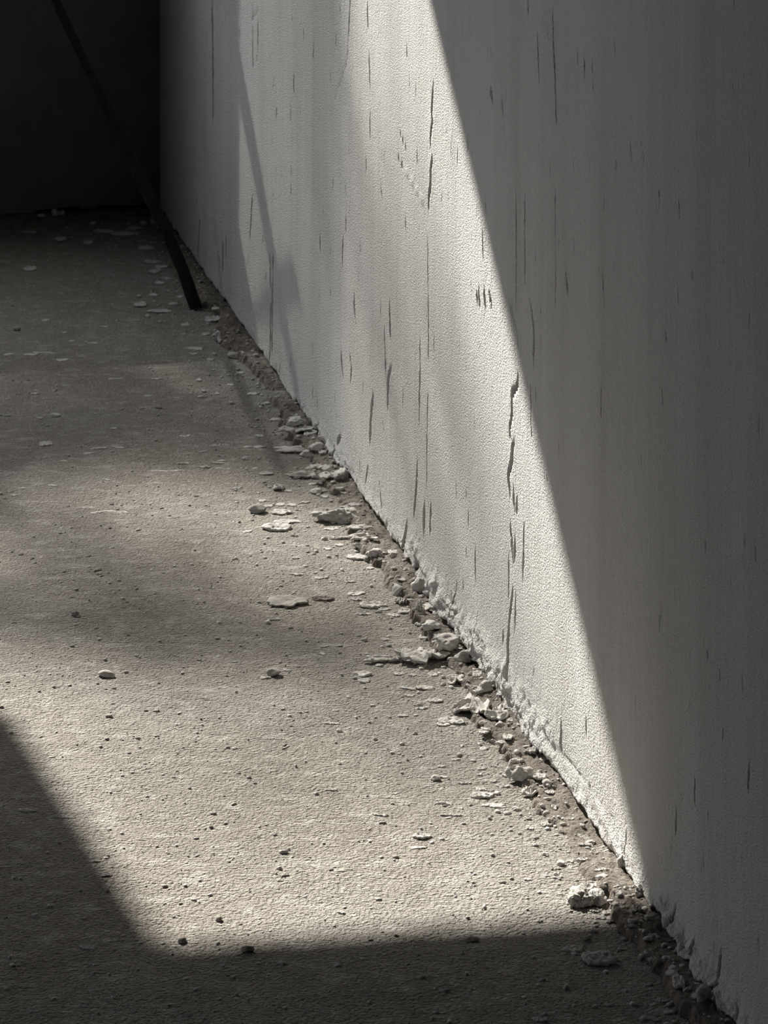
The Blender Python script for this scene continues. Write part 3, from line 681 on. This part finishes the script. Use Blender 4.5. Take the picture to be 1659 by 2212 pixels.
put('crump', 655, 1026, 78, 22, 'bumpy rope of plaster lying towards the wall', seed=121)
put('crump', 706, 1030, 66, 22, 'grey crusted plaster scrap next to the bumpy rope', seed=123)
put('crump', 690, 1010, 60, 16, 'grey crusted plaster strip behind the bumpy rope', seed=125)
put('chunk', 738, 1030, 40, 36, 'dark crusted lump in the recess at the wall foot', seed=127)
put('crump', 655, 973, 130, 18, 'long low crust of plaster crumbs running to the wall', seed=131)
put('chunk', 682, 968, 34, 26, 'dark crumbly lump at the wall end of the long low crust', seed=133)
put('crump', 640, 928, 80, 18, 'thin crust of plaster with an upturned rim', seed=135)
put('chunk', 640, 912, 46, 22, 'rounded mortar lump on the strip above the upturned crust', seed=137)
put('chunk', 505, 768, 30, 18, 'pale rounded plaster nugget touching the mortar strip edge', seed=139)
put('crump', 464, 690, 42, 16, 'curved plaster flake just in front of the stick foot', seed=141)
put('crump', 478, 731, 44, 28, 'twisted plaster curl between stick foot and rounded nugget', seed=143)
put('slab', 303, 657, 28, 15, 'pale plaster nugget on the floor out from the stick foot', seed=145)
put('slab', 345, 671, 54, 10, 'long narrow plaster flake out from the stick foot', seed=147)
put('slab', 65, 579, 30, 14, 'lone plaster flake on the dim floor near the end wall', seed=149)
put('flake', 100, 958, 32, 14, 'cupped plaster flake on the dim floor', seed=151)
put('worm', 405, 938, 38, 12, 'crescent-shaped curl of plaster on the floor', seed=153)
put('pebble', 230, 1457, 38, 21, 'lone flat-based plaster stone in the sunlit floor', seed=155, name='stone', tall=17)
put('dpeb', 591, 1455, 34, 21, 'dark humped stone ringed by crumbs', seed=157, name='stone', tall=17)
put('dpeb', 535, 2052, 30, 20, 'dark pebble pair at the corner of the sunlit patch', seed=159, tall=16)
put('dpeb', 393, 2032, 20, 15, 'small dark pebble beside the corner of the sunlit patch', seed=161, tall=13)
put('dpeb', 472, 1985, 15, 13, 'small grey pebble inside the corner of the sunlit patch', seed=163, tall=11)
put('dpeb', 1020, 2030, 34, 15, 'dark flat pebble on the near border of the sunlit patch', seed=165, tall=11)
put('dpeb', 163, 1327, 18, 17, 'dark upright pebble near the far border of the bright patch', seed=167, tall=14)
put('slab', 912, 1806, 44, 17, 'white grainy plaster flake alone on the sunlit floor', seed=171)
put('flake', 905, 1831, 38, 9, 'thin white flake in front of the white grainy flake')
put('slab', 1181, 1778, 32, 16, 'slanting plaster flake beside the mortar strip, sunlit', seed=173)
put('slab', 1042, 1716, 56, 18, 'boat-shaped plaster flake with a raised rim', seed=175, rot=0.15)
put('flake', 1066, 1738, 54, 12, 'curved plaster flake in front of the boat-shaped flake', seed=177)
put('slab', 1040, 1702, 24, 12, 'small plaster flake resting behind the boat-shaped flake')
put('slab', 1086, 1697, 32, 11, 'plaster flake between the boat-shaped flake and the oval lump')
put('crump', 1143, 1712, 36, 30, 'bent plaster scrap leaning on the mortar strip', seed=181)
put('crump', 1166, 1678, 32, 17, 'white plaster scrap between the oval lump and the wall', seed=183)
put('slab', 1293, 1878, 38, 12, 'curled plaster flake on the strip behind the largest lump', seed=185)
put('slab', 1262, 1824, 30, 8, 'white sliver of plaster lying on the sunlit mortar strip', seed=187)
put('chunk', 1345, 1868, 26, 42, 'plaster lump peeling from the wall at the shadow line', seed=189, tall=34)
put('chunk', 1380, 1930, 16, 26, 'small plaster stub under the wall edge past the shadow line', seed=191, tall=20)
put('flake', 1466, 2120, 28, 36, 'pale angular flake leaning on the shaded mortar strip', seed=193)
put('flake', 1456, 2104, 20, 12, 'small flake above the pale angular flake in the shade')
put('chunk', 1520, 2150, 34, 44, 'folded plaster lump under the wall edge in deep shade', seed=195, tall=34)
put('slab', 1166, 2201, 34, 15, 'pale plaster flake alone in the near shadow', seed=197)
put('slab', 1417, 2200, 22, 12, 'small pale flake in the near shadow by the mortar strip')
put('flake', 783, 1455, 42, 16, 'layered plaster flake out from the long crumpled sheet', seed=199)
put('slab', 786, 1470, 28, 13, 'tipped plaster flake casting a shadow beside the layered flake', seed=201)
put('slab', 125, 470, 30, 26, 'brownish plaster lump against the end wall', seed=203, tall=20)
put('chunk', 90, 474, 22, 24, 'smaller plaster lump beside the brownish one at the end wall', seed=205, tall=18)
put('crump', 620, 1297, 92, 34, 'crusty mound of dried mortar on the floor', seed=207, tall=11, mt='stone')
put('slab', 698, 1292, 50, 14, 'flat brown mortar flake beside the crusty mound', seed=209, mt='mortar')
for (x, y, w, h) in ((480, 1491, 112, 36), (715, 1872, 96, 28), (768, 1737, 84, 20), (225, 2020, 100, 40), (1060, 1680, 40, 16), (905, 1925, 24, 8)):
    put('splat', x, y, w, h)

FL = [(1285, 1967, 22, 11), (1313, 1970, 24, 13), (1300, 1983, 30, 8), (1242, 2058, 20, 9), (1315, 2170, 22, 8), (1205, 1895, 26, 8), (1140, 1900, 18, 6), (1145, 1790, 18, 6), (1232, 1860, 16, 7),
      (1178, 1696, 26, 10), (957, 1678, 20, 8), (1098, 1591, 24, 16), (1045, 1580, 24, 14), (875, 1319, 32, 15), (770, 1282, 42, 11), (830, 1315, 28, 10), (850, 1328, 30, 9), (770, 1294, 24, 10), (786, 1326, 34, 7),
      (832, 1380, 19, 10), (862, 1453, 26, 13), (918, 1485, 44, 13), (880, 1486, 44, 9), (885, 1501, 24, 11), (820, 1435, 18, 9), (892, 1458, 20, 8), (935, 1456, 22, 12), (800, 1226, 18, 9), (733, 1176, 22, 9), (708, 1184, 20, 10),
      (580, 1091, 22, 9), (568, 1081, 20, 8), (607, 1089, 24, 9), (576, 1022, 32, 10), (193, 978, 28, 6), (137, 996, 16, 5), (420, 752, 42, 9), (417, 764, 24, 6), (330, 636, 20, 8), (135, 777, 32, 7), (466, 665, 18, 8), (230, 1035, 18, 5),
      (270, 505, 62, 11), (130, 516, 26, 14), (16, 483, 32, 15), (190, 522, 22, 12), (330, 565, 40, 10), (315, 535, 34, 12), (335, 585, 24, 14), (360, 600, 24, 8), (290, 492, 40, 10), (60, 500, 40, 6), (350, 575, 30, 8), (225, 498, 50, 9),
      (700, 1396, 24, 7), (697, 1412, 15, 8), (617, 1890, 26, 8), (737, 1971, 22, 6), (820, 1760, 40, 6), (715, 1706, 30, 6), (1135, 1690, 16, 8), (1000, 1690, 30, 8), (975, 1760, 50, 8), (960, 1735, 40, 7), (725, 1535, 18, 6), (715, 1560, 40, 7), (620, 1448, 20, 6), (575, 1463, 26, 9),
      (640, 1240, 34, 7), (755, 1255, 26, 7), (660, 1222, 14, 7), (535, 1147, 24, 7), (510, 1055, 26, 5), (480, 995, 24, 5), (620, 1060, 24, 6), (560, 965, 34, 7), (535, 965, 20, 6), (430, 820, 14, 7), (640, 1205, 20, 6), (690, 1248, 22, 8), (215, 968, 44, 6), (255, 965, 32, 6),
      (1175, 1640, 22, 9), (1045, 1615, 18, 12), (1105, 1555, 20, 12), (1060, 1600, 20, 9), (940, 1512, 34, 12), (910, 1528, 28, 8), (870, 1545, 24, 8), (955, 1655, 20, 6), (1040, 1660, 20, 8), (985, 1640, 20, 7), (730, 2085, 20, 8), (910, 2110, 22, 8), (960, 2140, 24, 7), (1330, 2080, 20, 8),
      (1400, 2125, 22, 12), (1430, 2160, 26, 14), (1445, 2185, 24, 12), (1490, 2190, 28, 14), (1360, 2000, 24, 10), (1410, 2020, 22, 10), (1345, 1960, 18, 9), (1385, 1985, 20, 10), (60, 1750, 44, 8), (135, 1765, 64, 8), (205, 1860, 24, 8), (230, 1890, 26, 10), (110, 1955, 16, 6), (75, 1975, 14, 8), (15, 2135, 14, 6), (190, 2045, 40, 14),
      (660, 1085, 24, 7), (700, 1072, 20, 8), (630, 1090, 22, 8), (745, 1062, 24, 10), (752, 1100, 24, 10), (765, 1090, 26, 12), (675, 1045, 20, 7), (560, 940, 22, 8), (595, 905, 24, 8), (575, 870, 18, 7), (545, 850, 24, 8), (498, 830, 18, 6), (520, 805, 20, 6), (455, 775, 16, 7), (445, 720, 22, 8), (400, 700, 22, 8), (375, 655, 24, 7), (390, 640, 18, 7), (345, 610, 24, 7),
      (100, 690, 20, 7), (155, 735, 14, 5), (70, 765, 40, 7), (20, 765, 24, 6), (200, 740, 24, 6), (225, 705, 18, 7), (250, 818, 34, 5), (340, 818, 26, 6), (320, 855, 18, 6), (75, 850, 22, 6), (120, 895, 26, 6), (85, 903, 18, 5), (245, 925, 18, 6), (20, 1062, 20, 5), (50, 1055, 16, 5), (115, 1048, 24, 5), (30, 1070, 18, 5), (395, 1000, 30, 6), (440, 1008, 34, 6), (470, 1000, 30, 5)]
for a in FL: put('flake' if a[3] < 10 else 'slab', *a)
PB = [(1178, 1845, 15, 11), (1212, 1866, 19, 15), (1180, 1758, 16, 15), (940, 1681, 21, 15), (1075, 1752, 13, 9), (1094, 1756, 13, 11), (733, 1577, 13, 10), (683, 1714, 12, 10), (507, 1616, 12, 7), (579, 1345, 12, 10), (683, 1190, 10, 8),
      (300, 640, 12, 8), (318, 682, 11, 10), (345, 695, 10, 8), (140, 718, 12, 5), (450, 700, 10, 8), (440, 845, 12, 8), (500, 870, 12, 9), (470, 850, 11, 6), (303, 902, 7, 5), (330, 480, 14, 16), (310, 485, 16, 16), (200, 483, 14, 10), (45, 482, 20, 12),
      (1236, 1500, 12, 9)]
for a in PB[:-1]: put('pebble', *a)
DP = [(1315, 1992, 13, 9), (1283, 2012, 22, 10), (1268, 2027, 18, 13), (1240, 2005, 12, 6), (787, 1382, 15, 9), (838, 1394, 15, 8), (910, 1440, 24, 10), (235, 1546, 15, 10), (337, 1534, 16, 7), (375, 1678, 10, 6), (515, 1670, 12, 5), (424, 1810, 12, 7), (356, 1914, 12, 9),
      (606, 1902, 16, 7), (855, 1850, 15, 9), (826, 1777, 17, 8), (735, 1395, 14, 6), (37, 710, 17, 14), (40, 850, 12, 8), (343, 880, 15, 9), (308, 882, 12, 6), (260, 884, 12, 6), (214, 1240, 14, 8), (45, 1197, 12, 7), (1045, 1563, 22, 13), (1100, 1755, 10, 8), (390, 1950, 10, 6), (520, 1995, 8, 6), (550, 1690, 10, 6),
      (1000, 2060, 12, 7), (965, 2140, 20, 10), (800, 2030, 12, 7), (855, 2020, 14, 8), (610, 2080, 18, 7), (440, 975, 26, 6), (60, 820, 10, 6), (15, 898, 16, 5), (122, 899, 22, 6), (215, 1230, 10, 6), (645, 1440, 10, 6), (560, 1300, 10, 6), (470, 1378, 12, 7), (430, 1425, 10, 5), (296, 1416, 12, 6), (155, 1395, 12, 6), (190, 1449, 10, 5)]
for a in DP: put('dpeb', *a)
WM = [(350, 1015, 112, 8), (420, 1045, 180, 8), (235, 1105, 92, 12), (185, 1095, 46, 8), (320, 1172, 36, 5), (135, 1182, 60, 6), (225, 1240, 60, 6), (300, 1000, 60, 7), (145, 1186, 40, 7), (470, 960, 60, 8), (400, 985, 40, 6), (95, 760, 76, 8), (545, 1010, 70, 9), (490, 1010, 50, 7), (715, 1255, 40, 7), (790, 1760, 60, 6), (600, 1550, 60, 6), (840, 1620, 70, 6), (730, 1550, 60, 7)]
for a in WM: put('worm', *a)

# ------------------------------------------------------------------ crumbs nobody could count
def crumbs(name, n, seed, material, label, near_wall):
    rng = np.random.RandomState(seed); v0, f0 = ico(1)
    V, Fc = [], []; k = 0
    while k < n:
        s = rng.uniform(0.02, 4.15)
        u = rng.exponential(0.06) if near_wall else rng.uniform(0.02, 1.0)
        if u > 1.0 or (near_wall and u < 0.002): continue
        P = Wp(s, u, 0.0)
        py = YH + F * H / P[1]; px = CX + F * P[0] / P[1]
        if px < -20 or py > 2230: continue
        if not near_wall and vnoise(s * 6, u * 6, seed=201) * 0.6 + rng.uniform(-1, 1) < -0.1: continue
        r = 0.0009 + (0.0026 * rng.rand() ** 3.2 if near_wall else 0.0016 * rng.rand() ** 2.5)
        z = ground_at(P)
        q = v0 * (1 + 0.28 * rng.uniform(-1, 1, size=(len(v0), 1)))
        sc3 = np.array([r * rng.uniform(0.8, 2.2), r * rng.uniform(0.7, 1.5), r * rng.uniform(0.35, 0.9)])
        a = rng.uniform(0, 6.28); q = q * sc3; ca, sa = math.cos(a), math.sin(a)
        q = np.stack([q[:, 0] * ca - q[:, 1] * sa, q[:, 0] * sa + q[:, 1] * ca, q[:, 2]], 1)
        V.append(q + np.array([P[0], P[1], z + sc3[2] * 0.5])); Fc.append(f0 + k * len(v0)); k += 1
    o = mesh_obj(name, np.vstack(V), np.vstack(Fc), material, smooth=False)
    tag(o, label, 'debris', kind='stuff')
_r = random.Random(505)
for k in range(64):                        # the loose heap of lumps and scraps against the wall foot
    t = (k + _r.random()) / 64; y0 = 900 + t * 1260
    if 1760 < y0 < 1890 and k % 2: continue
    xb = 345 + (y0 - 462) / 1.426
    put(_r.choice(['chunk', 'crump', 'slab', 'chunk']), xb - _r.uniform(4, 95) * (0.6 + 0.4 * t), y0, _r.uniform(13, 32), _r.uniform(9, 20))
crumbs('plaster_crumbs', 2100, 301, M['plaster'], 'fine pale plaster crumbs strewn along the wall foot', True)
crumbs('plaster_grit', 1800, 302, M['plaster'], 'fine pale grit scattered over the concrete floor', False)
crumbs('dark_grit', 260, 303, M['stone'], 'fine dark grit scattered over the concrete floor', False)

# ------------------------------------------------------------------ tree outside, between the sun and the window
def build_tree():
    root = bpy.data.objects.new('tree', None); col.objects.link(root)
    D = 20.0; base = opening(1.2, 0.0, D); base[2] = -0.3; root.location = base
    tag(root, 'tall leafy tree outside the window', 'tree')
    rng = np.random.RandomState(77)
    # crown: how thick the leaves are, seen along the sun's rays (window coordinates u, z)
    def tau(u, z):
        t = 4.2 * (1 - sstep(1.30, 1.68, z + 0.12 * (u - 1)))
        t += 2.7 * np.exp(-((u - 1.18) / 0.36) ** 2 - ((z - 2.10) / 0.16) ** 2)
        t += 1.1 * sstep(1.0, 1.2, u) * (1 - sstep(1.85, 2.08, z))
        t += 1.15 * np.exp(-((u - 0.90) / 0.16) ** 2 - ((z - 2.40) / 0.12) ** 2)
        t += 0.55 * np.exp(-((u - 1.02) / 0.22) ** 2 - ((z - 2.58) / 0.12) ** 2)
        t += 0.8 * np.exp(-((u - 0.70) / 0.10) ** 2 - ((z - 1.85) / 0.30) ** 2)
        t += 0.4 * sstep(1.5, 1.8, u) * (1 - sstep(1.9, 2.1, z))
        t += 0.30 * (1 - sstep(2.50, 2.78, z))
        t *= 0.05 + 0.95 * sstep(0.48, 0.72, u)
        return t
    V, Fc = [], []; A = 0.11
    n = 0; area = 4.6 * 3.4
    for k in range(int(area * 5.5 / (A * A * 0.55))):
        u, z = rng.uniform(-1.2, 3.4), rng.uniform(-0.5, 2.9)
        if ((u - 1.1) / 2.3) ** 2 + ((z - 1.0) / 1.7) ** 2 > 1: continue
        if rng.uniform(0, 5.5) > tau(u, z): continue
        c = opening(u, z, D + rng.uniform(-1.6, 1.6)) - base
        a = rng.normal(size=3); a /= np.linalg.norm(a); b = np.cross(a, rng.normal(size=3)); b /= np.linalg.norm(b)
        l, w = A * 0.75, A * 0.45
        i = len(V); V += [c - a * l, c + b * w, c + a * l, c - b * w]; Fc.append((i, i + 1, i + 2, i + 3))
    f = mesh_obj('foliage', V, Fc, M['leaf'], smooth=False, parent=root); f['kind'] = 'stuff'
    top = opening(1.1, 0.9, D) - base
    def limb(name, P, R):
        k = 10; V, Fc = [], []
        for i, (p, r) in enumerate(zip(P, R)):
            for j in range(k): V.append(np.array(p) + r * np.array([math.cos(6.2832 * j / k), math.sin(6.2832 * j / k), 0]))
        for i in range(len(P) - 1):
            for j in range(k): Fc.append((i * k + j, i * k + (j + 1) % k, (i + 1) * k + (j + 1) % k, (i + 1) * k + j))
        mesh_obj(name, V, Fc, M['bark'], parent=root)
    limb('trunk', [(0, 0, 0), (0.1, 0.05, 4), (-0.05, 0.1, 8), tuple(top)], [0.28, 0.22, 0.17, 0.07])
    for (u, z) in ((-0.2, 0.9), (2.2, 0.8), (0.4, 1.3), (1.9, 1.3)):
        limb('branch', [(-0.05, 0.1, 9 + 0.6 * u), tuple((opening(u, z, D) - base) * 0.5 + np.array([-0.02, 0.05, 4.9])), tuple(opening(u, z, D) - base)], [0.09, 0.06, 0.02])
build_tree()
